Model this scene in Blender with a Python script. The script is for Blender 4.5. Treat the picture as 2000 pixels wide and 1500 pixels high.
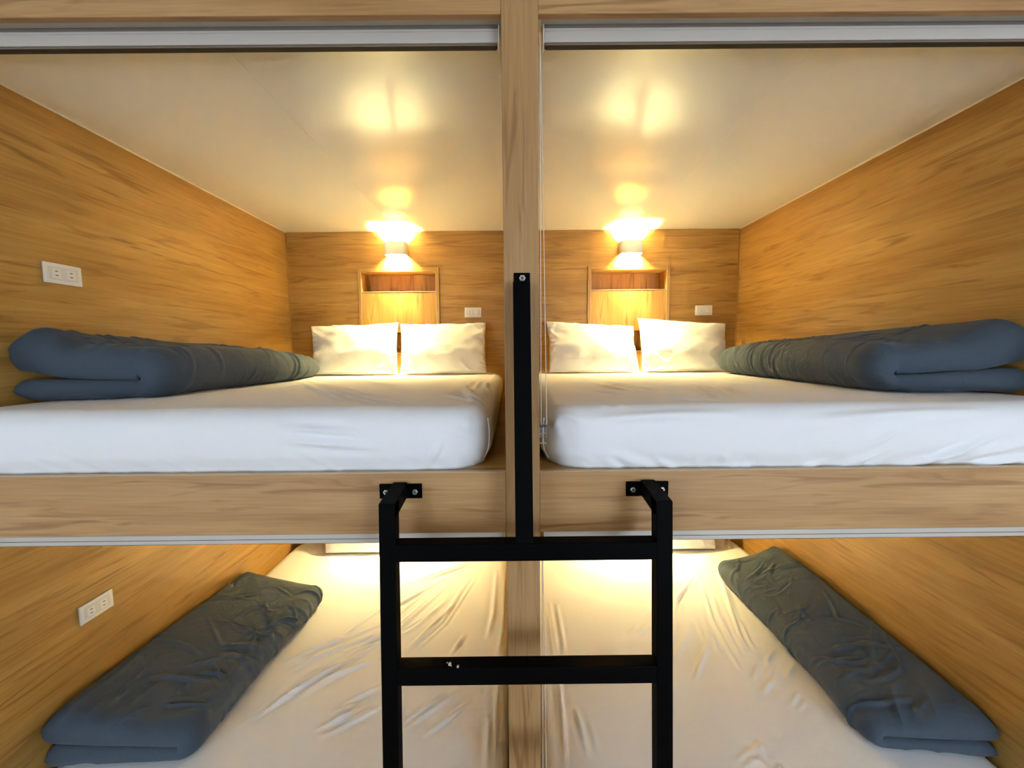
import bpy, bmesh, math, random
import numpy as np
from mathutils import Matrix, Vector

for o in list(bpy.data.objects):
    bpy.data.objects.remove(o, do_unlink=True)
SC = bpy.context.scene
COL = SC.collection

# ------------------------------------------------------------------ camera
ZC = 1.95                       # eye height above the aisle floor
F_PX, PITCH, ROLL, YAW = 774.73, 0.0847, 0.0094, 0.0022
def view_ray(u, v):
    a, b = u - 1000.0, v - 750.0
    cr, sr = math.cos(ROLL), math.sin(ROLL)
    A, B = a * cr - b * sr, a * sr + b * cr
    x, uu = A / F_PX, -B / F_PX
    cp, sp = math.cos(PITCH), math.sin(PITCH)
    Y, z = cp + uu * sp, -sp + uu * cp
    cy, sy = math.cos(YAW), math.sin(YAW)
    return Vector((x * cy + Y * sy, -x * sy + Y * cy, z))
fwd = view_ray(1000, 750).normalized()
rgt = (view_ray(1001, 750) - view_ray(1000, 750)).normalized()
upv = (view_ray(1000, 749) - view_ray(1000, 750)).normalized()
cam_data = bpy.data.cameras.new('camera')
cam_data.sensor_fit = 'HORIZONTAL'
cam_data.sensor_width = 36.0
cam_data.lens = F_PX / 2000.0 * 36.0
cam_data.clip_start = 0.02
cam = bpy.data.objects.new('camera', cam_data)
COL.objects.link(cam)
M = Matrix((( rgt.x, upv.x, -fwd.x, 0.0), (rgt.y, upv.y, -fwd.y, 0.0),
            (rgt.z, upv.z, -fwd.z, ZC), (0, 0, 0, 1)))
cam.matrix_world = M
SC.camera = cam

# ------------------------------------------------------------------ world, daylight, exposure
world = bpy.data.worlds.new('world'); SC.world = world; world.use_nodes = True
bg = world.node_tree.nodes['Background']
bg.inputs['Color'].default_value = (0.80, 0.90, 1.0, 1)
bg.inputs['Strength'].default_value = 0.4
SC.view_settings.view_transform = 'Standard'
SC.view_settings.look = 'None'
SC.view_settings.gamma = 1.0
SC.view_settings.use_curve_mapping = False
SC.view_settings.exposure = 0.42
SC.cycles.max_bounces = 5; SC.cycles.diffuse_bounces = 4; SC.cycles.glossy_bounces = 2; SC.cycles.transmission_bounces = 4
SC.cycles.use_light_tree = False; SC.cycles.adaptive_threshold = 0.12; SC.cycles.adaptive_min_samples = 24
SC.cycles.caustics_reflective = False; SC.cycles.caustics_refractive = False; SC.cycles.sample_clamp_indirect = 40.0

DAY = (0.66, 0.82, 1.0)
def window_light(name, loc, sx, sz, power, yaw=0.0):
    L = bpy.data.lights.new(name, 'AREA'); L.shape = 'RECTANGLE'
    L.size, L.size_y, L.energy, L.color = sx, sz, power, DAY
    o = bpy.data.objects.new(name, L); COL.objects.link(o)
    o.location = loc; o.rotation_euler = (math.radians(90), 0, yaw)
    return o
YWIN = -3.2
WINDOWS = ((-2.6, 1.6, 70.0), (2.6, 1.6, 104.0))       # centre x, width, daylight power
for cx, w, pw in WINDOWS:
    window_light('window_daylight', (cx, YWIN - 0.08, ZC - 0.35), w, 2.3, pw)
LAMP_COLOR = (1.0, 0.82, 0.35)
LAMP_UP, LAMP_DOWN = 118.0, 27.0          # watts of each upward and each downward bulb of a wall lamp

# ------------------------------------------------------------------ key measures (heights relative to the eye)
XL, XR, YB = -1.5794, 1.627, 2.8795
YF = 1.06                        # front plane of the bunk frame
H_CEIL = 0.8427
H_TOP = -0.155                   # top of the upper mattresses
LEVEL = 1.237                    # distance between the two levels
H_PLAT = -0.331
H_RAILB = -0.502
H_LCEIL = -0.5015
PX0, PX1 = -0.0165, 0.0755       # centre post
FLOOR = -ZC

# ------------------------------------------------------------------ materials
def new_mat(name):
    m = bpy.data.materials.new(name); m.use_nodes = True
    return m, m.node_tree.nodes, m.node_tree.links, m.node_tree.nodes['Principled BSDF']
def plain(name, col, rough=0.5, metal=0.0, spec=0.5, coat=0.0):
    m, n, l, b = new_mat(name)
    b.inputs['Base Color'].default_value = (*col, 1)
    b.inputs['Roughness'].default_value = rough
    b.inputs['Metallic'].default_value = metal
    b.inputs['Specular IOR Level'].default_value = spec
    tc = n.new('ShaderNodeTexCoord'); nz = n.new('ShaderNodeTexNoise')
    nz.inputs['Scale'].default_value = 90.0
    l.new(tc.outputs['Object'], nz.inputs['Vector'])
    mr = n.new('ShaderNodeMapRange')
    mr.inputs['To Min'].default_value = max(0.02, rough - 0.02); mr.inputs['To Max'].default_value = min(1, rough + 0.02)
    l.new(nz.outputs['Fac'], mr.inputs['Value']); l.new(mr.outputs['Result'], b.inputs['Roughness'])
    return m
def wood(name, axis, seed=0.0, rough=0.42, tint=0.92, blue=0.62):
    m, n, l, b = new_mat(name)
    tc = n.new('ShaderNodeTexCoord')
    def noise(along, across, scale, detail, dist=0.0, off=0.0):
        mp = n.new('ShaderNodeMapping')
        s = [across] * 3; s['xyz'.index(axis)] = along
        mp.inputs['Scale'].default_value = s
        mp.inputs['Location'].default_value = (seed + off, seed * 0.7 - off, seed * 1.3 + off)
        l.new(tc.outputs['Object'], mp.inputs['Vector'])
        t = n.new('ShaderNodeTexNoise'); t.inputs['Scale'].default_value = scale
        t.inputs['Detail'].default_value = detail; t.inputs['Distortion'].default_value = dist
        l.new(mp.outputs['Vector'], t.inputs['Vector'])
        return t.outputs['Fac']
    def ramp(fac, stops):
        r = n.new('ShaderNodeValToRGB'); e = r.color_ramp.elements
        e[0].position, e[0].color = stops[0][0], (*stops[0][1], 1)
        e[1].position, e[1].color = stops[-1][0], (*stops[-1][1], 1)
        for p, c in stops[1:-1]:
            k = e.new(p); k.color = (*c, 1)
        l.new(fac, r.inputs['Fac']); return r.outputs['Color']
    def mix(fac, a, c, mode='MIX'):
        x = n.new('ShaderNodeMix'); x.data_type = 'RGBA'; x.blend_type = mode
        if isinstance(fac, float): x.inputs[0].default_value = fac
        else: l.new(fac, x.inputs[0])
        l.new(a, x.inputs[6])
        l.new(c, x.inputs[7]) if not isinstance(c, tuple) else setattr(x.inputs[7], 'default_value', (*c, 1))
        return x.outputs[2]
    T = lambda r, g, bb: (r * tint, g * tint, bb * tint * blue)
    base = ramp(noise(1.1, 11.0, 1.0, 5.0, 0.6), [(0.28, T(0.41, 0.214, 0.080)), (0.5, T(0.50, 0.278, 0.112)), (0.72, T(0.585, 0.348, 0.155))])
    fine = ramp(noise(5.0, 150.0, 1.0, 3.0, 0.2, 3.1), [(0.3, (0.86, 0.84, 0.82)), (0.7, (1.06, 1.06, 1.06))])
    c1 = mix(1.0, base, fine, 'MULTIPLY')
    dash = ramp(noise(2.6, 34.0, 1.0, 3.0, 1.2, 7.7), [(0.55, (0, 0, 0)), (0.70, (1, 1, 1))])
    sep = n.new('ShaderNodeSeparateColor'); l.new(dash, sep.inputs[0])
    ml = n.new('ShaderNodeMath'); ml.operation = 'MULTIPLY'; ml.inputs[1].default_value = 0.9
    l.new(sep.outputs[0], ml.inputs[0])
    c2 = mix(ml.outputs[0], c1, T(0.32, 0.155, 0.058))
    l.new(c2, b.inputs['Base Color'])
    b.inputs['Roughness'].default_value = rough
    b.inputs['Specular IOR Level'].default_value = 0.35
    return m
def cloth(name, col, bump=0.25, scale=14.0, weave=900.0, rough=0.85, sheen=0.15, var=0.06):
    m, n, l, b = new_mat(name)
    tc = n.new('ShaderNodeTexCoord')
    n1 = n.new('ShaderNodeTexNoise'); n1.inputs['Scale'].default_value = scale
    n1.inputs['Detail'].default_value = 4.0; n1.inputs['Distortion'].default_value = 1.2
    l.new(tc.outputs['Object'], n1.inputs['Vector'])
    n2 = n.new('ShaderNodeTexNoise'); n2.inputs['Scale'].default_value = weave; n2.inputs['Detail'].default_value = 1.0
    l.new(tc.outputs['Object'], n2.inputs['Vector'])
    mx = n.new('ShaderNodeMix'); mx.data_type = 'RGBA'
    mx.inputs[6].default_value = (*[c * (1 - var) for c in col], 1)
    mx.inputs[7].default_value = (*[min(1, c * (1 + var)) for c in col], 1)
    l.new(n2.outputs['Fac'], mx.inputs[0]); l.new(mx.outputs[2], b.inputs['Base Color'])
    b1 = n.new('ShaderNodeBump'); b1.inputs['Strength'].default_value = bump; b1.inputs['Distance'].default_value = 0.012
    l.new(n1.outputs['Fac'], b1.inputs['Height'])
    l.new(b1.outputs['Normal'], b.inputs['Normal'])
    b.inputs['Roughness'].default_value = rough
    b.inputs['Sheen Weight'].default_value = sheen
    b.inputs['Specular IOR Level'].default_value = 0.2
    return m
def emit(name, col, strength):
    m, n, l, b = new_mat(name)
    b.inputs['Base Color'].default_value = (*col, 1)
    b.inputs['Emission Color'].default_value = (*col, 1)
    b.inputs['Emission Strength'].default_value = strength
    return m
W_Y = wood('oak_laminate_along_depth', 'y', 0.0)
W_X = wood('oak_laminate_along_width', 'x', 4.2)
W_RAIL = wood('oak_rail_daylit', 'x', 9.1, tint=0.95, blue=1.0)  # same oak as the walls, daylight at the front put into its tone
W_Z = wood('oak_laminate_upright', 'z', 2.3)
W_POST = wood('oak_post_shaded', 'z', 6.4, tint=0.84, blue=1.0)  # same oak, dimmer light at the front mixed into its tint
EDGE = plain('oak_edge_banding', (0.58, 0.43, 0.28), 0.4)
CAULK = plain('cream_caulk', (0.78, 0.66, 0.50), 0.6)
PANEL = plain('cream_ceiling_panel', (0.80, 0.79, 0.76), 0.15, spec=1.0)
SHEET = cloth('white_cotton_sheet', (0.80, 0.79, 0.80), 0.10, 9.0)
PCASE = cloth('white_pillowcase', (0.82, 0.81, 0.79), 0.16, 16.0)
DUVET = cloth('slate_blue_cotton', (0.056, 0.074, 0.097), 0.42, 15.0, sheen=0.10, var=0.12)
BLACK = plain('black_powder_coat', (0.0011, 0.0011, 0.0013), 0.55, spec=0.04)
ALU = plain('satin_aluminium', (0.57, 0.515, 0.455), 0.38, 0.2)
ALU_D = plain('shaded_channel_and_bar', (0.20, 0.165, 0.135), 0.5, 0.2)  # brown carries the shade of the gap above the headrail
DARK = plain('shaded_fabric_and_rubber', (0.035, 0.028, 0.022), 0.8)
STEEL = plain('zinc_bolt', (0.72, 0.72, 0.72), 0.28, 0.9)
PLASTIC = plain('white_plastic', (0.80, 0.78, 0.74), 0.35)
SOCKETIN = plain('pale_socket_insert', (0.70, 0.68, 0.63), 0.4)
SLOT = plain('dark_slot', (0.10, 0.09, 0.08), 0.6)
CORD = plain('cream_cord', (0.82, 0.78, 0.70), 0.6)
SHADE = plain('white_lamp_metal', (0.62, 0.61, 0.58), 0.45)
PAINT = plain('white_wall_paint', (0.78, 0.78, 0.77), 0.8)
FLOORM = wood('oak_floor_planks', 'x', 12.0, tint=0.8)
CLEAR, cn, cl, cb = new_mat('clear_plastic')
cb.inputs['Transmission Weight'].default_value = 0.9; cb.inputs['Roughness'].default_value = 0.08
cb.inputs['IOR'].default_value = 1.45; cb.inputs['Base Color'].default_value = (0.95, 0.93, 0.92, 1)
BULB = plain('opal_bulb_glass', (0.9, 0.86, 0.74), 0.3)

# ------------------------------------------------------------------ mesh helpers
def link(name, me, mat, parent=None, loc=(0, 0, 0)):
    o = bpy.data.objects.new(name, me); COL.objects.link(o)
    o.location = loc
    if mat is not None and not me.materials: me.materials.append(mat)
    if parent is not None: o.parent = parent
    return o
def empty(name, loc):
    o = bpy.data.objects.new(name, None); COL.objects.link(o); o.location = loc
    o.empty_display_size = 0.05
    return o
def tag(o, label=None, cat=None, group=None, kind=None):
    if label: o['label'] = label
    if cat: o['category'] = cat
    if group: o['group'] = group
    if kind: o['kind'] = kind
    return o
def from_bm(name, bm, mat, parent=None, loc=(0, 0, 0), smooth=False):
    me = bpy.data.meshes.new(name); bm.normal_update(); bm.to_mesh(me); bm.free()
    if smooth: me.polygons.foreach_set('use_smooth', [True] * len(me.polygons))
    return link(name, me, mat, parent, loc)
def bm_box(bm, x0, x1, y0, y1, z0, z1, bevel=0.0, seg=1):
    r = bmesh.ops.create_cube(bm, size=1.0)
    vs = r['verts']
    for v in vs:
        v.co = Vector((x0 + (v.co.x + .5) * (x1 - x0), y0 + (v.co.y + .5) * (y1 - y0), z0 + (v.co.z + .5) * (z1 - z0)))
    if bevel > 0:
        es = list({e for v in vs for e in v.link_edges})
        bmesh.ops.bevel(bm, geom=es, offset=bevel, segments=seg, affect='EDGES', profile=0.5)
    return vs
def box(name, x0, x1, y0, y1, h0, h1, mat, parent=None, bevel=0.0, seg=1, kind=None, xf=None):
    """a board given in eye-relative heights; its origin sits at its own lower centre"""
    bm = bmesh.new(); bm_box(bm, x0, x1, y0, y1, h0 + ZC, h1 + ZC, bevel, seg)
    if xf: 
        for v in bm.verts: v.co = xf(v.co)
    P = Vector(parent.location) if parent is not None else Vector((0, 0, 0))
    if parent is not None and parent.parent is not None: P += Vector(parent.parent.location)
    c = Vector(((x0 + x1) / 2, (y0 + y1) / 2, h0 + ZC)) if xf is None else P.copy()
    for v in bm.verts: v.co -= c
    o = from_bm(name, bm, mat, parent, c - P)
    if kind: o['kind'] = kind
    return o
def grid_mesh(name, P, mat, parent=None, loc=(0, 0, 0), extra=None, smooth=True, wrap_u=False):
    """P: (nu, nv, 3) array of points"""
    nu, nv = P.shape[:2]
    idx = np.arange(nu * nv).reshape(nu, nv)
    a, b = idx[:-1], idx[1:]
    if wrap_u:
        a, b = idx, np.roll(idx, -1, 0)
    f = np.stack([a[:, :-1], b[:, :-1], b[:, 1:], a[:, 1:]], -1).reshape(-1, 4)
    return raw_mesh(name, P.reshape(-1, 3), f, mat, parent, loc, smooth)
def raw_mesh(name, V, F, mat, parent=None, loc=(0, 0, 0), smooth=True):
    me = bpy.data.meshes.new(name)
    V = np.ascontiguousarray(V, dtype=np.float32); F = np.ascontiguousarray(F, dtype=np.int32)
    nf, k = F.shape
    me.vertices.add(len(V)); me.vertices.foreach_set('co', V.ravel())
    me.loops.add(nf * k); me.loops.foreach_set('vertex_index', F.ravel())
    me.polygons.add(nf)
    me.polygons.foreach_set('loop_start', np.arange(0, nf * k, k, dtype=np.int32))
    me.polygons.foreach_set('use_smooth', np.ones(nf, dtype=bool) if smooth else np.zeros(nf, dtype=bool))
    me.update(calc_edges=True); me.validate()
    return link(name, me, mat, parent, loc)
def tube(name, pts, rad, mat, parent=None, loc=(0, 0, 0), n=8):
    pts = [Vector(p) for p in pts]; V = []; F = []
    for i, p in enumerate(pts):
        d = (pts[min(i + 1, len(pts) - 1)] - pts[max(i - 1, 0)]).normalized()
        a = d.orthogonal().normalized() if i == 0 else (prev - d * prev.dot(d)).normalized()
        prev = a; b = d.cross(a)
        for k in range(n):
            t = 2 * math.pi * k / n
            V.append(p + rad * (math.cos(t) * a + math.sin(t) * b))
    for i in range(len(pts) - 1):
        for k in range(n):
            F.append((i * n + k, i * n + (k + 1) % n, (i + 1) * n + (k + 1) % n, (i + 1) * n + k))
    me = bpy.data.meshes.new(name); F += [tuple(range(n))[::-1], tuple(range((len(pts) - 1) * n, len(pts) * n))]
    me.from_pydata(V, [], F); me.polygons.foreach_set('use_smooth', [True] * len(me.polygons))
    return link(name, me, mat, parent, loc)
def copy_tree(o, parent=None, delta=None):
    c = o.copy(); COL.objects.link(c); c.parent = parent
    if delta is not None: c.location = Vector(o.location) + Vector(delta)
    for ch in list(o.children): copy_tree(ch, c)
    return c
# smooth lattice noise, vectorised
_rng = np.random.RandomState(7)
_tab = _rng.rand(256, 256) * 2 - 1
def vnoise(x, y, seed=0):
    x = np.asarray(x, float) + seed * 17.31; y = np.asarray(y, float) + seed * 5.77
    i, j = np.floor(x).astype(int), np.floor(y).astype(int)
    fx, fy = x - i, y - j
    fx, fy = fx * fx * fx * (fx * (fx * 6 - 15) + 10), fy * fy * fy * (fy * (fy * 6 - 15) + 10)
    g = lambda a, b: _tab[a & 255, b & 255]
    return (g(i, j) * (1 - fx) + g(i + 1, j) * fx) * (1 - fy) + (g(i, j + 1) * (1 - fx) + g(i + 1, j + 1) * fx) * fy
def ridge(x, y, seed=0):
    return 1.0 - np.abs(vnoise(x, y, seed)) * 2.0
def sstep(a, b, x):
    t = np.clip((x - a) / (b - a), 0, 1); return t * t * (3 - 2 * t)

# ================================================================== SETTING
T = 0.02
# niche openings in the back wall: x0, x1 of the two headboard units (upper level) and the same below
UNITS = ((-1.0612, -0.5248), (0.5710, 1.1170))
def wall_with_holes(name, holes, x0, x1, h0, h1, y0, y1, mat):
    xs = sorted({x0, x1, *[a for h in holes for a in h[:2]]}); hs = sorted({h0, h1, *[a for h in holes for a in h[2:]]})
    bm = bmesh.new()
    for xa, xb in zip(xs[:-1], xs[1:]):
        run = None
        for ha, hb in zip(hs[:-1], hs[1:]):
            mx, mh = (xa + xb) / 2, (ha + hb) / 2
            solid = not any(h[0] < mx < h[1] and h[2] < mh < h[3] for h in holes)
            if solid: bm_box(bm, xa, xb, y0, y1, ha + ZC, hb + ZC)
    o = from_bm(name, bm, mat); o['kind'] = 'structure'; return o
holes = []
for a, b in UNITS:
    holes.append((a, b, H_PLAT, 0.5617)); holes.append((a, b, H_PLAT - LEVEL, 0.5617 - LEVEL - 0.06))
wb = wall_with_holes('wall_back', holes, XL - T, XR + T, FLOOR, H_CEIL + 0.05, YB, YB + 0.16, W_X)
box('wall_left', XL - T, XL, YF, YB, FLOOR, H_CEIL + 0.05, W_Y, kind='structure')
box('wall_right', XR, XR + T, YF, YB, FLOOR, H_CEIL + 0.05, W_Y, kind='structure')
box('floor', -3.6, 3.6, YWIN, YB + 0.2, FLOOR - 0.05, FLOOR, FLOORM, kind='structure')
# capsule ceiling: glossy panels with a fine joint in each capsule
ceil_up = empty('ceiling', (0, 2.0, ZC + H_CEIL)); ceil_up['kind'] = 'structure'
g = 0.0003
for x0, x1 in ((XL, -0.781), (-0.781, PX0), (PX1, 0.868), (0.868, XR)):
    box('ceiling_panel', x0 + g, x1 - g, YF + 0.018, YB, H_CEIL, H_CEIL + 0.012, PANEL, ceil_up)
box('backing_board', XL, XR, YF + 0.018, YB, H_CEIL + 0.013, H_CEIL + 0.03, SLOT, ceil_up)
# fine cream caulk lines along the ceiling and in the corners
n = 0.005
box('trim_1', XL, XL + n, YF + .02, YB, H_CEIL - n, H_CEIL, CAULK, kind='structure')
box('trim_2', XR - n, XR, YF + .02, YB, H_CEIL - n, H_CEIL, CAULK, kind='structure')
box('trim_3', XR - n, XR, YB - n, YB, H_PLAT, H_CEIL - n, W_Z, kind='structure')
box('trim_4', XL, XL + n, YB - n, YB, H_PLAT, H_CEIL - n, W_Z, kind='structure')
# the aisle the camera stands in: end walls, ceiling and a window wall behind the camera
box('ceiling_aisle', -3.6, 3.6, YWIN, YF, 1.20, 1.25, PAINT, kind='structure')
box('wall_aisle_left', -3.65, -3.6, YWIN, YF, FLOOR, 1.20, PAINT, kind='structure')
box('wall_aisle_right', 3.6, 3.65, YWIN, YF, FLOOR, 1.20, PAINT, kind='structure')
box('wall_beside_left', -3.6, XL - T, YF, YF + .05, FLOOR, 1.20, W_X, kind='structure')
box('wall_beside_right', XR + T, 3.6, YF, YF + .05, FLOOR, 1.20, W_X, kind='structure')
wh = [(cx - w / 2, cx + w / 2, -1.5, 0.8) for cx, w, pw in WINDOWS]
wall_with_holes('wall_window', wh, -3.6, 3.6, FLOOR, 1.20, YWIN - .05, YWIN, PAINT)
for i, (a, b, c, d) in enumerate(wh):
    bm = bmesh.new()
    for q in ((a, a + .05, c, d), (b - .05, b, c, d), (a, b, c, c + .05), (a, b, d - .05, d), ((a + b) / 2 - .02, (a + b) / 2 + .02, c, d)):
        bm_box(bm, q[0], q[1], YWIN - .045, YWIN - .005, q[2] + ZC, q[3] + ZC, 0.003)
    o = from_bm('window_%d' % (i + 1), bm, PLASTIC); o['kind'] = 'structure'

# ================================================================== BUNK FRAME
bf = empty('bunk_bed', ((PX0 + PX1) / 2, YF, 0.0))
tag(bf, 'light oak laminate bunk frame with centre post, rails and top beam', 'bunk bed')
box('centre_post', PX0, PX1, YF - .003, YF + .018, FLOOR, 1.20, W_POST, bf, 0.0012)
H_BEAM = 0.833
for x0, x1 in ((XL, PX0), (PX1, XR)):
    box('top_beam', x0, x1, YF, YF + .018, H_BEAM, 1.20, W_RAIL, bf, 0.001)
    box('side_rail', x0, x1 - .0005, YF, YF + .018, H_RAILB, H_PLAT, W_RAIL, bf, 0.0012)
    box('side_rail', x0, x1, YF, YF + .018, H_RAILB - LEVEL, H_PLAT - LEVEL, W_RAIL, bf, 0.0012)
    rl = [c for c in bf.children if c.name.startswith('side_rail')][-2]
    box('edge_band', x0, x1 - .0006, YF + .0004, YF + .0176, H_PLAT - .0016, H_PLAT + .0004, EDGE, rl)
    box('platform', x0, x1, YF + .018, YB, H_PLAT - .018, H_PLAT, W_X, bf)
    box('platform', x0, x1, YF + .018, YB, H_PLAT - LEVEL - .018, H_PLAT - LEVEL, W_X, bf)
    box('soffit_panel', x0, x1, YF + .018, YB, H_LCEIL, H_LCEIL + .012, PANEL, bf)
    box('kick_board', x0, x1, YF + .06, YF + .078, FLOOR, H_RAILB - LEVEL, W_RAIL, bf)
dx0, dx1 = PX0 + .003, PX1 - .003
box('divider_wall', dx0, dx1, YF + .018, YB, H_PLAT, H_CEIL, W_Y, bf)
box('divider_wall', dx0, dx1, YF + .018, YB, H_PLAT - LEVEL, H_PLAT - .02, W_Y, bf)

# ================================================================== HEADBOARD UNITS WITH NICHES
def headboard(x0, x1, dh, label):
    y0 = YB - 0.012
    r = empty('headboard_panel', ((x0 + x1) / 2, YB, ZC + H_PLAT + dh)); tag(r, label, 'headboard')
    f = 0.019
    A = lambda nm, a, b, c, d, y, yy, m, bev=0.001: box(nm, a, b, y, yy, c + dh, d + dh, m, r, bev)
    lo = H_PLAT + .002
    # recess carcass behind the wall plane
    A('niche_back', x0, x1, lo, 0.5617, YB + .125, YB + .14, W_Z, 0)
    A('niche_side', x0, x0 + .004, lo, 0.5617, y0 + .004, YB + .125, W_Z, 0)
    A('niche_side', x1 - .004, x1, lo, 0.5617, y0 + .004, YB + .125, W_Z, 0)
    A('niche_edge', x0, x0 + .0045, lo, 0.5617, y0 - .0005, y0 + .004, EDGE, 0)
    A('niche_edge', x1 - .0045, x1, lo, 0.5617, y0 - .0005, y0 + .004, EDGE, 0)
    # front boards: below the upper niche and below the lower niche
    e = .0045
    A('front_board', x0 + e, x1 - e, 0.135, 0.4205, y0, YB + .004, W_Z)
    A('front_board', x0 + e, x1 - e, lo, -0.0145, y0, YB + .004, W_Z)
    A('shelf', x0 + e, x1 - e, 0.409, 0.4215, YB + .004, YB + .125, W_X, 0)
    A('shelf', x0 + e, x1 - e, -0.027, -0.0145, YB + .004, YB + .125, W_X, 0)
    A('shelf', x0 + e, x1 - e, 0.135, 0.147, YB + .004, YB + .125, W_X, 0)
    A('shelf_edge', x0 + e, x1 - e, 0.4207, 0.4245, y0 - .001, YB + .006, EDGE, 0)
    A('shelf_edge', x0 + e, x1 - e, -0.0143, -0.0105, y0 - .001, YB + .006, EDGE, 0)
    # outer frame proud of the wall
    A('frame_stile', x0 - f, x0 - .0005, lo, 0.590, y0, YB, W_Z)
    A('frame_stile', x1 + .0005, x1 + f, lo, 0.590, y0, YB, W_Z)
    A('frame_top', x0, x1, 0.5617, 0.590, y0, YB, W_X)
    return r
headboard(*UNITS[0], 0.0, 'oak headboard panel with open niche below the left wall lamp')
headboard(*UNITS[1], 0.0, 'oak headboard panel with open niche below the right wall lamp')
headboard(*UNITS[0], -LEVEL - .06, 'oak headboard panel hidden behind the lower left bunk pillows')
headboard(*UNITS[1], -LEVEL - .06, 'oak headboard panel hidden behind the lower right bunk pillows')

# ================================================================== WALL LAMPS
def sconce(x, hc, label):
    r = empty('wall_lamp', (x, YB, ZC + hc)); tag(r, label, 'lamp', 'wall lamps over the headboards')
    w, d, ht, th = 0.077, 0.082, 0.043, 0.004
    # shade: a curved white band open at top and bottom
    def outline(off):
        pts = []; ww, dd = w - off, d - off
        pts.append((-ww, 0.0)); cr = 0.028 - off * .5
        for k in range(7):
            t = math.pi * .5 * k / 6
            pts.append((-ww + cr - cr * math.cos(t), -(dd - .008 - cr) - cr * math.sin(t)))
        for k in range(1, 12):
            s = -1 + 2 * k / 12
            pts.append(((ww - cr) * s, -(dd - .008) - .008 * (1 - s * s)))
        for k in range(7):
            t = math.pi * .5 * k / 6
            pts.append((ww - cr + cr * math.sin(t), -(dd - .008 - cr) - cr * math.cos(t)))
        pts.append((ww, 0.0)); return pts
    o, i = outline(0), outline(th); m = len(o)
    V = []
    for ring, z in ((o, -ht), (o, ht), (i, ht), (i, -ht)):
        V += [(a, b, z) for a, b in ring]
    F = []
    for q in range(4):
        for k in range(m - 1):
            A0, B0 = q * m, ((q + 1) % 4) * m
            F.append((A0 + k, A0 + k + 1, B0 + k + 1, B0 + k))
    F.append((0, m, 2 * m, 3 * m)); F.append((m - 1, 4 * m - 1, 3 * m - 1, 2 * m - 1))
    me = bpy.data.meshes.new('lamp_shade'); me.from_pydata(V, [], F); me.update()
    sh = link('lamp_shade', me, SHADE, r)
    bm = bmesh.new(); bm_box(bm, -.05, .05, -.006, 0, -.028, .028, .002)
    bp = from_bm('back_plate', bm, SHADE, r)
    for xs_ in (-.0245, .0245):
        bm = bmesh.new(); bm_box(bm, xs_ - .001, xs_ + .001, -d + .008, -.0005, -ht + .004, ht - .004)
        from_bm('divider_fin', bm, SHADE, r)
    for k in (-1, 0, 1):
        for sz in (-1, 1):
            L = bpy.data.lights.new('bulb_light', 'POINT'); L.color = LAMP_COLOR; L.shadow_soft_size = .0105
            L.energy = (LAMP_UP if sz > 0 else LAMP_DOWN) * (1.0 if hc > 0 else 1.2)
            lo_ = bpy.data.objects.new('bulb_light', L); COL.objects.link(lo_); lo_.parent = r; lo_.location = (k * .0485, -.042, sz * .013)
            bm = bmesh.new(); bmesh.ops.create_icosphere(bm, subdivisions=2, radius=0.005)
            from_bm('bulb', bm, BULB, r, (k * .0485, -.042, sz * .013), True)
        bm = bmesh.new(); bmesh.ops.create_cone(bm, cap_ends=True, segments=12, radius1=.006, radius2=.006, depth=.018)
        bmesh.ops.create_cone(bm, cap_ends=True, segments=12, radius1=.005, radius2=.005, depth=.036,
                              matrix=Matrix.Translation((0, .02, 0)) @ Matrix.Rotation(math.pi / 2, 4, 'X'))
        from_bm('bulb_holder', bm, SHADE, r, (k * .0485, -.042, 0), True)
    return r
sconce(-0.795, 0.712, 'glowing white wall lamp at the head of the upper left bunk')
sconce(0.848, 0.708, 'glowing white wall lamp at the head of the upper right bunk')
sconce(-0.795, H_LCEIL - .133, 'wall lamp at the head of the lower left bunk, out of sight')
sconce(0.848, H_LCEIL - .133, 'wall lamp at the head of the lower right bunk, out of sight')

# ================================================================== OUTLETS
def outlet(loc, rz, label, switch=False):
    r = empty('wall_outlet', loc); r.rotation_euler = (0, 0, rz)
    tag(r, label, 'outlet', 'white outlet plates on the oak walls')
    def P(nm, x0, x1, y0, y1, z0, z1, m, bev=0.0, seg=1, par=None):
        bm = bmesh.new(); bm_box(bm, x0, x1, y0, y1, z0, z1, bev, seg); return from_bm(nm, bm, m, par or r)
    P('plate', -.06, .06, -.008, 0, -.035, .035, PLASTIC, .003, 2)
    P('insert', -.047, .047, -.0092, -.0075, -.022, .022, SOCKETIN, .0006)
    spots = (-.022,) if switch else (-.024, .022)
    for sx in spots:
        s = P('socket', sx - .014, sx + .014, -.0104, -.0091, -.017, .017, PLASTIC, .0006)
        P('slot', sx - .0045, sx + .0045, -.0108, -.0103, .0055, .0085, SLOT, par=s)
        P('slot', sx - .0045, sx + .0045, -.0108, -.0103, -.0085, -.0055, SLOT, par=s)
    if switch:
        s = P('switch_rocker', .007, .039, -.0125, -.0091, -.017, .017, PLASTIC, .0012)
        P('indicator', .030, .033, -.0129, -.0124, -.010, .010, SOCKETIN, par=s)
    return r
outlet((XL, 1.4295, ZC + 0.2805), math.pi / 2, 'double white outlet on the left oak wall above the folded duvet')
outlet((XL, 1.4280, ZC - 0.9510), math.pi / 2, 'double white outlet on the left oak wall of the lower bunk')
outlet((-0.267, YB, ZC + 0.2730), 0, 'white outlet with switch above the pillows, left of centre post', True)
outlet((1.3868, YB, ZC + 0.2730), 0, 'white outlet with switch above the pillows, near the right corner', True)

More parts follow.
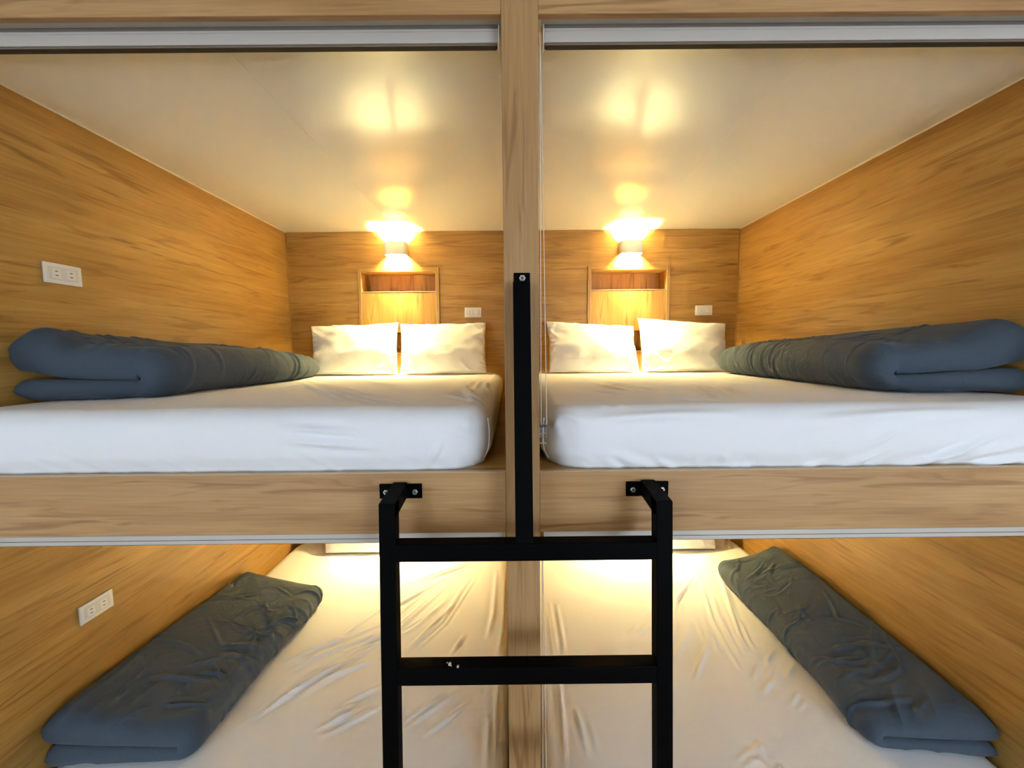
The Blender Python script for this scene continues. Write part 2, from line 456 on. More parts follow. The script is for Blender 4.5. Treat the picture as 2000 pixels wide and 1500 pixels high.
# ================================================================== ROLLER BLINDS
def blind(x0, x1, htop, label, cap_left, cap_right, cord=None):
    hb = htop - 0.0467
    y0, y1 = 1.100, 1.134
    r = empty('roller_blind', ((x0 + x1) / 2, (y0 + y1) / 2, ZC + hb)); tag(r, label, 'blind', 'rolled-up blinds under the beams')
    B = lambda nm, a, b, c, d, e, f, m, bev=0.0: box(nm, a, b, c, d, e, f, m, r, bev)
    B('headrail', x0, x1, y0, y0 + .004, hb, hb + .0275, ALU, .001)
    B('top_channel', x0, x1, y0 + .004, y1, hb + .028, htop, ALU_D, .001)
    B('channel_lip', x0, x1, y0 + .001, y0 + .008, hb + .0285, hb + .0345, ALU, .0008)
    B('rolled_fabric', x0 + .003, x1 - .003, y0 + .0055, y1, hb + .0012, hb + .027, DARK, .004)  # roll darkened to carry the shade inside the cassette slot
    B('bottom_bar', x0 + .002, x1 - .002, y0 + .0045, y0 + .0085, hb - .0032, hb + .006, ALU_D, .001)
    if htop < 0: B('groove', x0, x1, y0 - .0004, y0 + .002, hb + .0118, hb + .0132, DARK)
    for cap, xc in ((cap_left, x0 - .0035), (cap_right, x1)):
        if cap: B('end_cap', xc, xc + .0035, y0 - .002, y1, hb - .004, htop - .004, PLASTIC, .001)
    if cord:
        (xa, ya), (xb, yb), hbot = cord
        L = Vector(r.location); pts = []
        for k in range(9): pts.append((xa, ya, hb + .01 + (hbot + .012 - hb - .01) * k / 8))
        for k in range(1, 8):
            t = math.pi * k / 8
            pts.append(((xa + xb) / 2 - (xb - xa) / 2 * math.cos(t), (ya + yb) / 2 - (yb - ya) / 2 * math.cos(t), hbot + .012 - .012 * math.sin(t)))
        xt = xa + .003
        for k in range(13):
            f = k / 12; pts.append((xb + (xt - xb) * f ** 1.15, yb + (y0 + .01 - yb) * f, hbot + .012 + (hb + .01 - hbot - .012) * f))
        tube('cord', [Vector((a, b, c + ZC)) - L for a, b, c in pts], .00125, CORD, r, n=6)
        xm = (xa + xb) / 2
        ty = (ya + yb) / 2
        ts = box('cord_tensioner', PX1, xb + .001, ty - .007, ty + .006, hbot - .030, hbot + .006, CLEAR, r, .002)
        B('tensioner_pin', PX1, xb - .001, ty - .003, ty + .003, hbot - .002, hbot + .004, PLASTIC, .001)
        B('tensioner_screw', PX1, xb - .003, ty - .002, ty + .002, hbot - .019, hbot - .0165, STEEL, .0006)
        B('tensioner_screw', PX1, xb - .001, ty - .002, ty + .002, hbot - .047, hbot - .0445, STEEL, .0006)
    return r
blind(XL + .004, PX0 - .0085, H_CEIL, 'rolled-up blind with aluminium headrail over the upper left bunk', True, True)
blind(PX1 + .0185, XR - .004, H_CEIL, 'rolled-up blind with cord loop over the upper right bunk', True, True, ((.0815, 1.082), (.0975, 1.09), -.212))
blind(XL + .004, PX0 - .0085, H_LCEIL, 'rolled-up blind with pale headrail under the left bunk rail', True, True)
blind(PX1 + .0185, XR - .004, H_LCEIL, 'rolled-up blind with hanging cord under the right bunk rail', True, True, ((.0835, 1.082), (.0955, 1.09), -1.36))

# ================================================================== MATTRESSES
LL=[[(-0.293, 2.513, -1.392), (-0.661, 2.261, -1.392)], [(-0.315, 2.439, -1.392), (-0.622, 2.088, -1.392), (-0.72, 2.024, -1.392), (-0.962, 1.645, -1.392)], [(-0.378, 2.272, -1.392), (-0.571, 1.903, -1.392), (-0.792, 1.741, -1.392)], [(-0.308, 2.096, -1.392), (-0.518, 1.737, -1.392)], [(-0.416, 2.032, -1.392), (-0.557, 1.881, -1.392), (-0.667, 1.839, -1.392), (-0.866, 1.602, -1.392), (-1.026, 1.423, -1.392)], [(-0.614, 1.702, -1.392), (-0.772, 1.601, -1.392), (-0.874, 1.482, -1.392)], [(-0.558, 1.551, -1.392), (-0.676, 1.465, -1.392)], [(-0.527, 1.456, -1.392), (-0.655, 1.386, -1.392)], [(-0.231, 1.516, -1.392), (-0.394, 1.365, -1.392)], [(-0.048, 2.434, -1.392), (-0.049, 1.918, -1.392), (-0.074, 1.712, -1.392)], [(-0.068, 1.544, -1.392), (-0.069, 1.244, -1.392)], [(-0.227, 2.334, -1.392), (-0.348, 1.922, -1.392), (-0.48, 1.7, -1.392)], [(-0.243, 1.833, -1.392), (-0.292, 1.706, -1.392)], [(-0.666, 1.861, -1.392), (-0.893, 1.715, -1.392), (-1.009, 1.62, -1.392)], [(-0.646, 1.778, -1.392), (-0.916, 1.525, -1.392), (-0.99, 1.403, -1.392)], [(-0.561, 1.417, -1.392), (-0.699, 1.333, -1.392)]]
LR=[[(1.122, 2.244, -1.392), (1.019, 1.9, -1.392), (0.981, 1.593, -1.392)], [(1.307, 2.444, -1.392), (1.189, 2.097, -1.392), (1.074, 1.752, -1.392)], [(1.175, 2.057, -1.392), (1.106, 1.833, -1.392), (1.087, 1.714, -1.392)], [(1.156, 2.375, -1.392), (0.897, 2.075, -1.392), (0.818, 1.904, -1.392)], [(0.903, 1.902, -1.392), (0.726, 1.664, -1.392)], [(0.686, 1.906, -1.392), (0.596, 1.82, -1.392)], [(0.736, 1.215, -1.392), (0.818, 1.265, -1.392), (0.794, 1.209, -1.392)], [(0.756, 1.205, -1.392), (0.83, 1.234, -1.392), (0.842, 1.204, -1.392)], [(0.197, 1.672, -1.392), (0.169, 1.216, -1.392)], [(0.242, 1.407, -1.392), (0.255, 1.261, -1.392)], [(1.212, 1.731, -1.392), (1.112, 1.642, -1.392)], [(1.148, 1.616, -1.392), (1.078, 1.529, -1.392)], [(1.157, 1.498, -1.392), (1.072, 1.429, -1.392)], [(0.978, 1.835, -1.392), (0.939, 1.716, -1.392)], [(0.203, 2.087, -1.392), (0.199, 1.69, -1.392)], [(0.995, 1.996, -1.392), (0.944, 1.697, -1.392)]]
ULT=[[(-1.084, 2.395, -0.155), (-0.369, 1.534, -0.155)], [(-1.144, 2.22, -0.155), (-0.604, 1.436, -0.155), (-0.402, 1.177, -0.155)], [(-1.054, 2.128, -0.155), (-0.501, 1.358, -0.155), (-0.323, 1.197, -0.155)], [(-0.244, 1.442, -0.155), (-0.06, 1.204, -0.155)], [(-0.207, 1.763, -0.155), (-0.113, 1.264, -0.155)], [(-0.156, 2.017, -0.155), (-0.148, 1.472, -0.155)], [(-0.954, 1.682, -0.155), (-0.962, 1.845, -0.155)]]
URT=[[(0.446, 1.855, -0.155), (0.546, 1.478, -0.155)], [(0.318, 1.5, -0.155), (0.365, 1.415, -0.155)], [(0.379, 1.74, -0.155), (0.469, 1.575, -0.155)], [(0.515, 1.266, -0.155), (0.637, 1.144, -0.155)], [(0.274, 1.226, -0.155), (0.289, 1.145, -0.155)], [(0.887, 1.684, -0.155), (0.744, 1.217, -0.155)]]
ULF=[[(-0.618, 1.09, -0.204), (-0.406, 1.09, -0.219)], [(-0.626, 1.09, -0.236), (-0.351, 1.09, -0.261)], [(-0.194, 1.09, -0.25), (-0.23, 1.09, -0.317)], [(-0.155, 1.09, -0.202), (-0.099, 1.09, -0.235)], [(-0.13, 1.09, -0.184), (-0.108, 1.09, -0.212)], [(-0.162, 1.09, -0.212), (-0.112, 1.09, -0.241)]]
URF=[[(0.246, 1.09, -0.303), (0.312, 1.09, -0.336)], [(0.271, 1.09, -0.284), (0.424, 1.09, -0.337)], [(0.391, 1.09, -0.302), (0.465, 1.09, -0.338)], [(0.296, 1.09, -0.294), (0.36, 1.09, -0.337)], [(0.505, 1.09, -0.296), (0.512, 1.09, -0.316)], [(0.53, 1.09, -0.296), (0.521, 1.09, -0.322)], [(0.58, 1.09, -0.287), (0.588, 1.09, -0.313)], [(0.639, 1.09, -0.336), (0.673, 1.09, -0.314)], [(0.607, 1.09, -0.323), (0.623, 1.09, -0.333)], [(0.116, 1.09, -0.222), (0.135, 1.09, -0.19)], [(0.126, 1.09, -0.244), (0.141, 1.09, -0.216)], [(0.138, 1.09, -0.178), (0.194, 1.09, -0.191)], [(0.22, 1.09, -0.188), (0.42, 1.09, -0.18), (0.639, 1.09, -0.176)], [(1.08, 1.09, -0.336), (1.341, 1.09, -0.271)], [(1.188, 1.09, -0.334), (1.435, 1.09, -0.256)], [(1.284, 1.09, -0.338), (1.44, 1.09, -0.311)], [(0.807, 1.09, -0.337), (0.879, 1.09, -0.312)], [(0.8, 1.09, -0.199), (1.05, 1.09, -0.182), (1.332, 1.09, -0.172)], [(0.902, 1.09, -0.338), (1.008, 1.09, -0.293)], [(0.985, 1.09, -0.335), (1.046, 1.09, -0.3)], [(0.959, 1.09, -0.335), (0.971, 1.09, -0.319)], [(1.053, 1.09, -0.227), (0.968, 1.09, -0.274)], [(1.155, 1.09, -0.318), (1.344, 1.09, -0.236)]]
def seg_dist(P, a, b):
    a, b = np.array(a), np.array(b); d = b - a
    t = np.clip(((P - a) @ d) / (d @ d), 0, 1)
    q = a + t[..., None] * d
    return np.linalg.norm(P - q, axis=-1)
def stroke_field(P, strokes, w, amp, seed):
    rs = np.random.RandomState(seed); out = np.zeros(P.shape[:-1])
    for st in strokes:
        A = np.array(st, float)
        lo, hi = A.min(0) - .06, A.max(0) + .06
        m = np.all((P > lo) & (P < hi), -1)
        if not m.any(): continue
        Q = P[m]; nseg = len(A) - 1; best = np.full(len(Q), 9.0); par = np.zeros(len(Q))
        for i in range(nseg):
            a, b = A[i], A[i + 1]; d = b - a
            t = np.clip(((Q - a) @ d) / (d @ d), 0, 1)
            dist = np.linalg.norm(Q - (a + t[:, None] * d), axis=-1)
            up = dist < best; best[up] = dist[up]; par[up] = ((i + t) / nseg)[up]
        taper = np.sin(np.pi * np.clip(par, 0.03, 0.97)) ** 0.7
        ww = w * rs.uniform(.75, 1.35); aa = amp * rs.uniform(.7, 1.3) * min(1.0, .35 + np.linalg.norm(A[-1] - A[0]) / .25)
        g = np.exp(-(best / ww) ** 2) - 0.45 * np.exp(-(best / (2.3 * ww)) ** 2)
        out[m] += aa * taper * g
    return out
def more(strokes, seed, n=2, spread=.045):
    rs = np.random.RandomState(seed); out = list(strokes)
    for st in strokes:
        for _ in range(n):
            d = rs.normal(0, spread, 2); k_ = rs.uniform(.55, 1.0); A = np.array(st); c = A.mean(0)
            B = c + (A - c) * k_ + np.array([d[0], d[1], 0]); out.append([tuple(p_) for p_ in B])
    return out
def mattress(x0, x1, htop, label, strokes, fronts, seed, soft=0.0, seam=0):
    y0, y1 = 1.072, YB - .028
    H = H_TOP - H_PLAT; R, r = 0.125, 0.050
    cx, cy = (x0 + x1) / 2, (y0 + y1) / 2; a, b = (x1 - x0) / 2, (y1 - y0) / 2
    E = R - r + r * math.pi / 2 + (H - r) + .03       # arc length from the core outwards
    st = 0.0075
    nu, nv = int((a - R + E) * 2 / st) + 1, int((b - R + E) * 2 / st) + 1
    p = np.linspace(-(a - R + E), a - R + E, nu)[:, None] * np.ones(nv); q = np.linspace(-(b - R + E), b - R + E, nv)[None, :] * np.ones((nu, 1))
    kx, ky = np.clip(p, -(a - R), a - R), np.clip(q, -(b - R), b - R)
    dx, dy = p - kx, q - ky
    ln = np.hypot(dx, dy); rho = np.maximum(np.abs(dx), np.abs(dy)); ux = np.divide(dx, ln, out=np.zeros_like(dx), where=ln > 0); uy = np.divide(dy, ln, out=np.zeros_like(dy), where=ln > 0)
    th = np.clip((rho - (R - r)) / r, 0, math.pi / 2)
    side = np.clip(rho - (R - r) - r * math.pi / 2, 0, None)
    rad = np.where(rho < R - r, rho, R - r + r * np.sin(th))
    z = -r * (1 - np.cos(th)) - np.minimum(side, H - r)
    under = np.clip(side - (H - r), 0, None)
    bul = 0.012 * np.sin(np.pi * np.clip(-z / H, 0, 1))               # slight belly of the side border
    tuck = 0.012 * sstep(.72, 1.0, -z / H)                            # border curls in towards the base
    rad = rad + bul - tuck - under
    P = np.stack([cx + kx + ux * rad, cy + ky + uy * rad, z], -1)
    N = np.stack([ux * np.sin(th), uy * np.sin(th), np.cos(th)], -1)
    Pe = P.copy(); Pe[..., 2] += htop
    d = stroke_field(Pe, strokes, .0092, .0135, seed) 
    Pf = Pe * np.array([1.0, 0.0, 1.0]); ff = [[(a_, 0.0, c_) for a_, b_, c_ in st_] for st_ in fronts]
    d += stroke_field(Pf, ff, .0100, .0185, seed + 1) * (uy < -.3) * sstep(.5, 1.2, th) if fronts else 0
    d += .0022 * vnoise(P[..., 0] * 3, P[..., 1] * 3, seed) + .0007 * vnoise(P[..., 0] * 9 + P[..., 2] * 6, P[..., 1] * 9, seed + 2)
    # gathered hem near the base
    hem = sstep(.55, .95, -z / H) * (under <= 0)
    al = P[..., 0] + P[..., 1]
    d += hem * .0022 * ridge(al * 22 + z * 40, al * 3 + z * 9, seed + 3)
    P = P + N * d[..., None]
    P[..., 2] -= soft * np.exp(-((P[..., 1] - y0) / .12) ** 2) * (th < 1.2)
    base = ((x0 + x1) / 2, (y0 + y1) / 2, ZC + htop - H)
    P -= np.array([base[0], base[1], -H])
    o = grid_mesh('mattress', P, SHEET, None, base)
    if seam:
        sx = 1 if seam > 0 else -1; ca = math.cos(.38); sa = math.sin(.38)
        pts = []
        for q_ in range(13):
            zz = -.042 - (H - .055) * q_ / 12; b_ = R + .012 * math.sin(math.pi * min(1, -zz / H)) - .012 * float(sstep(.72, 1.0, -zz / H)) + .0006
            pts.append((sx * (a - R + b_ * ca), -(b - R) - b_ * sa, zz + H))
        tube('corner_seam', pts, .0022, SHEET, o, n=6)
    return tag(o, label, 'mattress', 'white-sheeted bunk mattresses')
mattress(XL + .004, -0.068, H_TOP, 'mattress in a white fitted sheet on the upper left bunk', more(ULT, 1), ULF, 11, seam=1)
mattress(0.094, XR - .004, H_TOP, 'mattress in a white fitted sheet on the upper right bunk', more(URT, 2), URF, 23, seam=-1)
mattress(XL + .004, -0.030, H_TOP - LEVEL, 'mattress in a creased white sheet on the lower left bunk', more(LL, 3), [], 37)
mattress(0.092, XR - .004, H_TOP - LEVEL, 'mattress in a creased white sheet on the lower right bunk', more(LR, 4), [], 41)

# ================================================================== PILLOWS
def pillow(corners, label, seed, thick=.105, group='white pillows on the upper bunks'):
    """corners: (x, h) of BL, BR, TR, TL as seen on the plane y = 2.75; the pillow leans back to the wall"""
    yb, yt = 2.585, 2.805
    C = []
    for (x, h), y in zip(corners, (yb, yb, yt, yt)):
        C.append(np.array([x * y / 2.75, y, h * y / 2.75]))
    C[0][2] = C[1][2] = H_TOP + .012
    n = 72
    u = np.sin(np.linspace(-1, 1, n) * math.pi / 2)[:, None] * np.ones(n); v = np.sin(np.linspace(-1, 1, n) * math.pi / 2)[None, :] * np.ones((n, 1))
    def patch(u, v):
        s, t = (u + 1) / 2, (v + 1) / 2
        return ((1 - s) * (1 - t))[..., None] * C[0] + (s * (1 - t))[..., None] * C[1] + (s * t)[..., None] * C[2] + ((1 - s) * t)[..., None] * C[3]
    pu = .045 * (1 - v ** 2) * (0.7 + .3 * vnoise(v * 2, v * 0, seed)); pv = .05 * (1 - u ** 2)
    uu = u * (1 - pu); vv = v * np.where(v > 0, 1 - pv * 1.25, 1 - pv * .15)
    P = patch(uu, vv)
    du = C[1] - C[0]; dv = C[3] - C[0]; N = np.cross(du, dv); N /= np.linalg.norm(N)
    if N[1] > 0: N = -N
    prof = (np.clip(1 - u ** 2, 0, 1) ** .52) * (np.clip(1 - v ** 2, 0, 1) ** .50)
    cor = np.clip(np.abs(u) + np.abs(v) - .75, 0, 1)
    wr = .010 * ridge(u * 3.2 + v * 2.1, (u - v) * 1.6, seed) * cor + .0035 * vnoise(u * 4, v * 4, seed + 3) + .008 * vnoise(u * 1.3, v * 1.7, seed + 5)
    edge = .010 * np.exp(-((1 - np.abs(u)) / .10) ** 2) * ridge(v * 9, u * 2, seed + 8) * (1 - np.abs(v) ** 6)
    sag = 1.0 + .15 * np.exp(-((v + .35) / .5) ** 2)
    half = thick / 2 * prof * sag
    Fp = P + N * (half * 1.15 + (wr + edge) * (prof > .02) * np.minimum(prof * 4, 1))[..., None]
    Bp = P - N * (half * .65)[..., None]
    V = np.concatenate([Fp.reshape(-1, 3), Bp.reshape(-1, 3)])
    V[:, 2] = np.maximum(V[:, 2], H_TOP + .003)
    V[:, 1] = np.minimum(V[:, 1], YB - .018)
    idx = np.arange(n * n).reshape(n, n); q = lambda I: np.stack([I[:-1, :-1], I[1:, :-1], I[1:, 1:], I[:-1, 1:]], -1).reshape(-1, 4)
    F = np.concatenate([q(idx), q(idx)[:, ::-1] + n * n])
    base = np.array([(C[0][0] + C[1][0]) / 2, yb, H_TOP])
    o = raw_mesh('pillow', V - base, F, PCASE, None, (base[0], base[1], ZC + base[2]))
    bmm = bmesh.new(); bmm.from_mesh(o.data); bmesh.ops.remove_doubles(bmm, verts=bmm.verts, dist=1e-5); bmesh.ops.recalc_face_normals(bmm, faces=bmm.faces); bmm.to_mesh(o.data); bmm.free()
    o.data.polygons.foreach_set('use_smooth', [True] * len(o.data.polygons))
    # stitched seam around the rim
    rim = [(Fp[i, 0]) for i in range(0, n, 3)] + [Fp[-1, j] for j in range(0, n, 3)] + [Fp[i, -1] for i in range(n - 1, -1, -3)] + [Fp[0, j] for j in range(n - 1, -1, -3)]
    return tag(o, label, 'pillow', group)
pz = [
 pillow([(-1.372, -.142), (-.786, -.147), (-.768, .198), (-1.372, .176)], 'white pillow on the upper left bunk, nearer the left wall', 3),
 pillow([(-.770, -.147), (-.170, -.150), (-.168, .192), (-.756, .186)], 'white pillow on the upper left bunk, nearer the centre post', 5),
 pillow([(.268, -.147), (.892, -.142), (.845, .158), (.246, .196)], 'white pillow on the upper right bunk, nearer the centre post', 8),
 pillow([(.910, -.139), (1.508, -.148), (1.478, .170), (.872, .212)], 'white pillow on the upper right bunk, nearer the right wall', 13),
]
for o, t in zip(pz, ('lower left bunk, at the left wall', 'lower left bunk, behind the ladder', 'lower right bunk, behind the ladder', 'lower right bunk, right of the ladder')):
    c = o.copy(); COL.objects.link(c); c.location = (o.location.x * (.985 if o.location.x > 0 else 1), o.location.y + .045, o.location.z - LEVEL)
    tag(c, 'white pillow on the ' + t + ', mostly hidden', 'pillow', 'white pillows on the lower bunks')

# ================================================================== FOLDED DUVETS
def duvet(label, side, hb, vfold, vwall, yfold, ywall, tfold, twall, seed, lift=0.0, low=.42, rend=.075, lean=0.0):
    """side -1: wall on the left. vfold / vwall: x along the length (front to back); t*: thickness along the length"""
    nv, ns = 250, 260
    v = np.linspace(0, 1, nv); s = np.linspace(0, 1, ns)
    it = lambda arr: np.interp(v, np.linspace(0, 1, len(arr)), arr)
    xf, xw, tf, tw = it(vfold), it(vwall), it(tfold), it(twall)
    lin, arc = .43, .14
    seg = np.where(s < lin, 0, np.where(s <= lin + arc, 1, 2))
    P = np.zeros((ns, nv, 3)); half = np.zeros((ns, nv))
    for i, si in enumerate(s):
        if si < lin: c = 1 - si / lin; phi = -math.pi / 2
        elif si <= lin + arc: c = 0.0; phi = -math.pi / 2 + math.pi * (si - lin) / arc
        else: c = (si - lin - arc) / (1 - lin - arc); phi = math.pi / 2
        T = tf + (tw - tf) * c ** 1.3
        tl, tu = low * T, (1 - low) * T
        zc = (tl / 2 + T - tu / 2) / 2; rz = (T - tu / 2 - tl / 2) / 2
        hx = T * .25
        x_in = xf + (xw - xf) * 0 ; sign = np.sign(xw - xf)
        xa = xf + sign * T * .5
        x = xa + (xw - xa) * c - sign * math.cos(phi) * (T * .25) * (1.0 if phi != 0 else 1.0)
        z = zc + rz * math.sin(phi)
        lam = (math.sin(phi) + 1) / 2
        up = 1.0 if si > lin + arc else 0.0
        z = z + up * lift * sstep(.55, 1.0, np.array(c)) * (1 - sstep(0.0, .45, v)) + up * lean * c * c
        half[i] = (tl * (1 - lam) + tu * lam) / 2
        y0 = yfold[0] + (ywall[0] - yfold[0]) * c; y1 = yfold[1] + (ywall[1] - yfold[1]) * c
        yy = y0 + (y1 - y0) * v
        P[i, :, 0], P[i, :, 1], P[i, :, 2] = x, yy, z
    Ps = np.gradient(P, axis=0); Pv = np.gradient(P, axis=1)
    N = np.cross(Ps, Pv); N /= np.maximum(np.linalg.norm(N, axis=-1, keepdims=True), 1e-9)
    # outward side of the hairpin: away from its inside (check at the fold)
    mid = int((lin + arc / 2) * ns); sg = np.sign(xf[0] - xw[0])
    if N[mid, nv // 2, 0] * sg < 0: N = -N
    L = abs(yfold[1] - yfold[0]); W = abs(vwall[0] - vfold[0])
    ev = np.minimum(v, 1 - v) * L
    rr = np.where(v < .5, rend, rend * 1.5)
    e1 = np.sqrt(np.clip(1 - (1 - np.minimum(ev / rr, 1)) ** 2, 0, 1))
    es = np.minimum(s, 1 - s) * (2 * W); e2 = np.clip(1 - (1 - np.minimum(es / .035, 1)) ** 3, 0, 1) ** (1 / 3)
    hh = half * e1[None, :] * e2[:, None]
    ei = np.sqrt(np.clip(1 - (1 - np.minimum(ev / .022, 1)) ** 2, 0, 1)); hi = half * ei[None, :] * e2[:, None]
    S, Vv = np.meshgrid(s, v, indexing='ij'); X = S * 2 * W; Y = Vv * L
    warp = vnoise(X * 3, Y * 3, seed) * .06
    body = e1[None, :] * e2[:, None]
    foldm = np.exp(-((S - lin - arc / 2) / .16) ** 2)
    pleat = ridge(Y * 17 + warp * 55 + X * 5, X * 2.2 + 3, seed + 2) * (.35 + .65 * sstep(.3, 1., Vv))
    rs = np.random.RandomState(seed); st = []
    Q = np.stack([X, Y, np.zeros_like(X)], -1); Xf = (lin + arc / 2) * 2 * W
    for q_ in range(46):
        x_ = Xf + abs(rs.normal(0, .20)) * (1 if q_ % 4 else -.4); y_ = rs.uniform(.03, L - .03)
        a_ = rs.normal(0.25, .5); ln_ = rs.uniform(.07, .24); bend = rs.uniform(-.4, .4); pl = [(x_, y_, 0)]
        for w_ in range(3):
            pl.append((pl[-1][0] + ln_ / 3 * math.cos(a_), pl[-1][1] + ln_ / 3 * math.sin(a_), 0)); a_ += bend
        st.append(pl)
    disp = .0042 * foldm * pleat + stroke_field(Q, st, .0080, .0100, seed) + .0065 * vnoise(X * 4, Y * 3.2, seed + 6) + .0016 * vnoise(X * 14, Y * 11, seed + 7)
    # gathers running in from the front hem
    gather = ridge(X * 13 + warp * 20, Y * 2.0, seed + 9) * np.exp(-(Y / .16) ** 2)
    disp = (disp + .011 * gather) * body
    outer = P + N * (hh + disp)[..., None]
    inner = P - N * (hi * .97 + .004 * vnoise(X * 9, Y * 7, seed + 12) * body)[..., None]
    V = np.concatenate([outer.reshape(-1, 3), inner.reshape(-1, 3)])
    V[:, 2] = np.maximum(V[:, 2], .002 + .004 * (vnoise(V[:, 0] * 5, V[:, 1] * 5, 3) > 0))
    lim = XL + .006 if side < 0 else XR - .006
    V[:, 0] = np.maximum(V[:, 0], lim) if side < 0 else np.minimum(V[:, 0], lim)
    idx = np.arange(ns * nv).reshape(ns, nv); q = lambda I: np.stack([I[:-1, :-1], I[1:, :-1], I[1:, 1:], I[:-1, 1:]], -1).reshape(-1, 4)
    base = np.array([(vfold[0] + vwall[0]) / 2, (yfold[0] + yfold[1]) / 2, 0])
    F = np.concatenate([q(idx), q(idx)[:, ::-1] + ns * nv])
    o = raw_mesh('folded_duvet', V - base, F, DUVET, None, (base[0], base[1], ZC + hb))
    bmm = bmesh.new(); bmm.from_mesh(o.data); bmesh.ops.remove_doubles(bmm, verts=bmm.verts, dist=2e-5); bmesh.ops.recalc_face_normals(bmm, faces=bmm.faces); bmm.to_mesh(o.data); bmm.free()
    o.data.polygons.foreach_set('use_smooth', [True] * len(o.data.polygons))
    return tag(o, label, 'duvet', 'slate blue duvets folded along the walls')
duvet('slate blue folded duvet on the upper left bunk', -1, H_TOP, [-1.205, -1.17, -1.14, -1.17, -1.22], [-1.563] * 2, (1.36, 2.56), (1.24, 2.60),
      [.175, .185, .175, .15, .12], [.225, .225, .21, .18, .15], 3, lift=.02, low=.36)
duvet('slate blue folded duvet on the upper right bunk', 1, H_TOP, [1.205, 1.24, 1.27, 1.28, 1.29], [1.611] * 2, (1.31, 2.52), (1.22, 2.56),
      [.165, .18, .185, .18, .16], [.225, .225, .225, .21, .18], 9, lift=.02, low=.38)
duvet('slate blue folded duvet on the lower left bunk', -1, H_TOP - LEVEL, [-1.095, -1.085, -1.07, -1.055, -1.05], [-1.563] * 2, (1.235, 2.12), (1.21, 2.24),
      [.12, .125, .125, .12, .11], [.215, .195, .17, .15, .14], 14, low=.42, rend=.055)
duvet('slate blue folded duvet on the lower right bunk', 1, H_TOP - LEVEL, [1.225, 1.235, 1.24, 1.235, 1.25], [1.611] * 2, (1.25, 2.34), (1.205, 2.34),
      [.105, .115, .12, .12, .11], [.15, .18, .205, .225, .225], 21, low=.42)

# ================================================================== LADDER
k = YF / 1.03
lad = empty('bunk_ladder', (0.0316 * k, 0.86 * k, 0.0)); tag(lad, 'black square-tube steel ladder bolted to the bunk rails and post', 'ladder')
LO = Vector(lad.location)
def yfr(h): return 0.905 + 0.0633 * (h + 0.358)              # front face of the leaning ladder plane
TB = 0.0385
def prism(name, pts8, mat, parent, bevel=.0025):
    """eight corners: bottom four then top four (x, y, h), unscaled"""
    bm = bmesh.new()
    vs = [bm.verts.new(Vector((x * k, y * k, h * k + ZC)) - LO) for x, y, h in pts8]
    for f in ((3, 2, 1, 0), (4, 5, 6, 7), (0, 1, 5, 4), (1, 2, 6, 5), (2, 3, 7, 6), (3, 0, 4, 7)):
        bm.faces.new([vs[i] for i in f])
    bmesh.ops.recalc_face_normals(bm, faces=bm.faces)
    if bevel: bmesh.ops.bevel(bm, geom=list(bm.edges), offset=bevel, segments=2, affect='EDGES', profile=.5)
    return from_bm(name, bm, mat, parent)
def bar(name, x0, x1, y0f, h0, y1f, h1, depth, parent=lad, mat=BLACK, bevel=.0025):
    return prism(name, [(x0, y0f, h0), (x1, y0f, h0), (x1, y0f + depth, h0), (x0, y0f + depth, h0),
                        (x0, y1f, h1), (x1, y1f, h1), (x1, y1f + depth, h1), (x0, y1f + depth, h1)], mat, parent, bevel)
HF = -ZC / k
US = ((-0.3150, -0.2768), (0.3400, 0.3782))
for x0, x1 in US:
    bar('upright', x0, x1, yfr(HF + .012), HF + .012, yfr(-.357), -.357, TB)
    bar('rubber_foot', x0 - .002, x1 + .002, yfr(HF) - .002, HF, yfr(HF) - .002, HF + .02, TB + .004, mat=DARK)
    # arm back to the rail, its top rising slightly, underside mitred into the upright
    ya, yb = yfr(-.357) + .002, 1.0255
    prism('arm', [(x0, ya, -.3975), (x1, ya, -.3975), (x1, yb, -.3835), (x0, yb, -.3835),
                  (x0, ya, -.357), (x1, ya, -.357), (x1, yb, -.3445), (x0, yb, -.3445)], BLACK, lad)
    xc = (x0 + x1) / 2
    pl = bar('bracket_plate', xc - .0565, xc + .0565, 1.0255, -.390, 1.0255, -.350, .004, bevel=.0015)
    for s in (-1, 1):
        pass
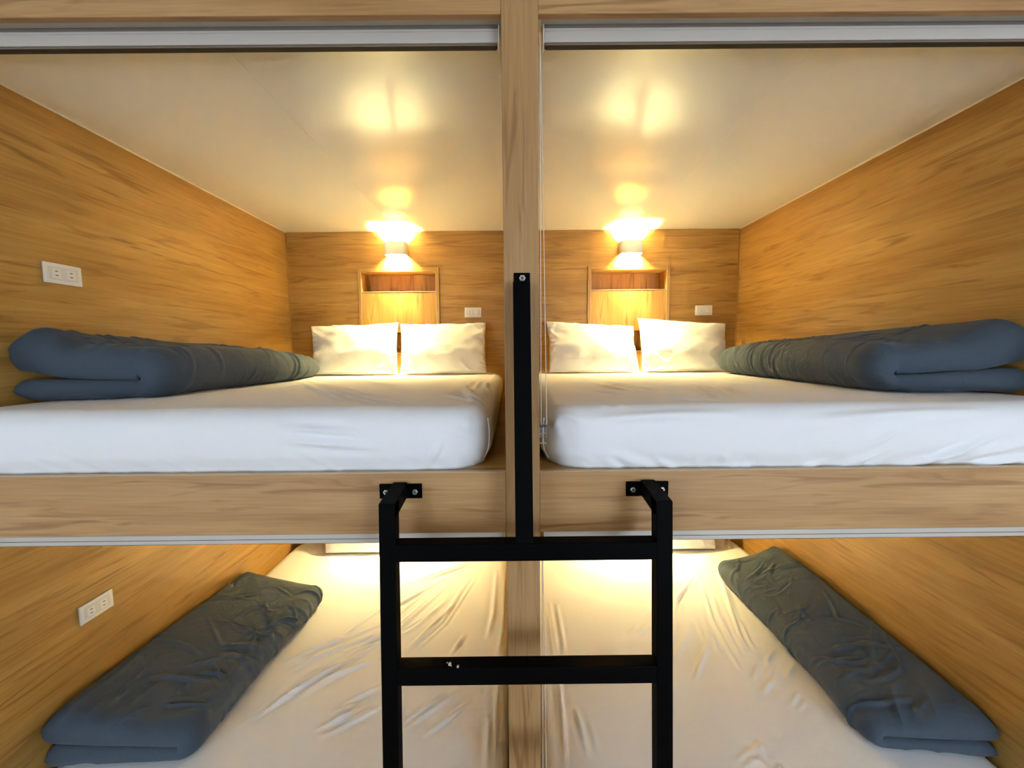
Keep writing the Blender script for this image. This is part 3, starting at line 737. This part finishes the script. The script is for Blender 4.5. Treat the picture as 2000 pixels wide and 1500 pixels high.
def bolt(x, y, h, parent, rad=.0075):
    bm = bmesh.new(); V = []
    o = Vector((x * k, y * k, h * k + ZC)) - LO
    rings = ((rad, 0), (rad, -.004), (rad * .8, -.005), (rad * .52, -.005), (rad * .5, -.0015))
    R = []
    for r_, dy in rings:
        R.append([bm.verts.new(o + Vector((r_ * math.cos(math.pi / 3 * i), dy, r_ * math.sin(math.pi / 3 * i)))) for i in range(6)])
    for a, b in zip(R[:-1], R[1:]):
        for i in range(6): bm.faces.new((a[i], a[(i + 1) % 6], b[(i + 1) % 6], b[i]))
    bm.faces.new(R[-1]); bmesh.ops.recalc_face_normals(bm, faces=bm.faces)
    b_ = from_bm('hex_nut', bm, STEEL, parent)
    bm = bmesh.new(); bmesh.ops.create_cone(bm, cap_ends=True, segments=12, radius1=rad * .45, radius2=rad * .45, depth=.004,
                                           matrix=Matrix.Translation(o + Vector((0, -.0025, 0))) @ Matrix.Rotation(math.pi / 2, 4, 'X'))
    from_bm('bolt_shank', bm, SLOT, parent)
plates = [c for c in lad.children if c.name.startswith('bracket_plate')]
for pl, (x0, x1) in zip(plates, US):
    xc = (x0 + x1) / 2
    for s in (-1, 1): bolt(xc + s * .0385, 1.0255, -.3715, pl)
# rungs
for i, ht in enumerate((-.4546, -.7505, -1.047, -1.343, -1.639)):
    hb = ht - .0415; yc = yfr(ht)
    r_ = bar('rung', US[0][1] - .001, US[1][0] + .001, yfr(hb), hb, yc, ht, TB)
    if i == 1:
        for (x, dy, sx) in ((-.154, .014, .0030), (-.1335, .006, .0023), (-.150, .0085, .0011), (-.161, .018, .0011)):
            bm = bmesh.new(); bmesh.ops.create_icosphere(bm, subdivisions=2, radius=1.0)
            o = Vector((x * k, (yc + dy) * k, ht * k + ZC + .0002)) - LO
            for v in bm.verts: v.co = o + Vector((v.co.x * sx * 1.3, v.co.y * sx * 2.2, v.co.z * .0006))
            from_bm('paint_fleck', bm, PLASTIC, r_, smooth=True)
# grab pole up the centre post
bar('grab_pole', 0.0070, 0.0492, yfr(-.4546) + .001, -.4560, .9895, .169, .037)
pp = bar('pole_plate', 0.0090, 0.0502, 1.0235, .100, 1.0235, .1955, .0045, bevel=.0015)
bolt(.0308, 1.0235, .1815, pp, .0085)
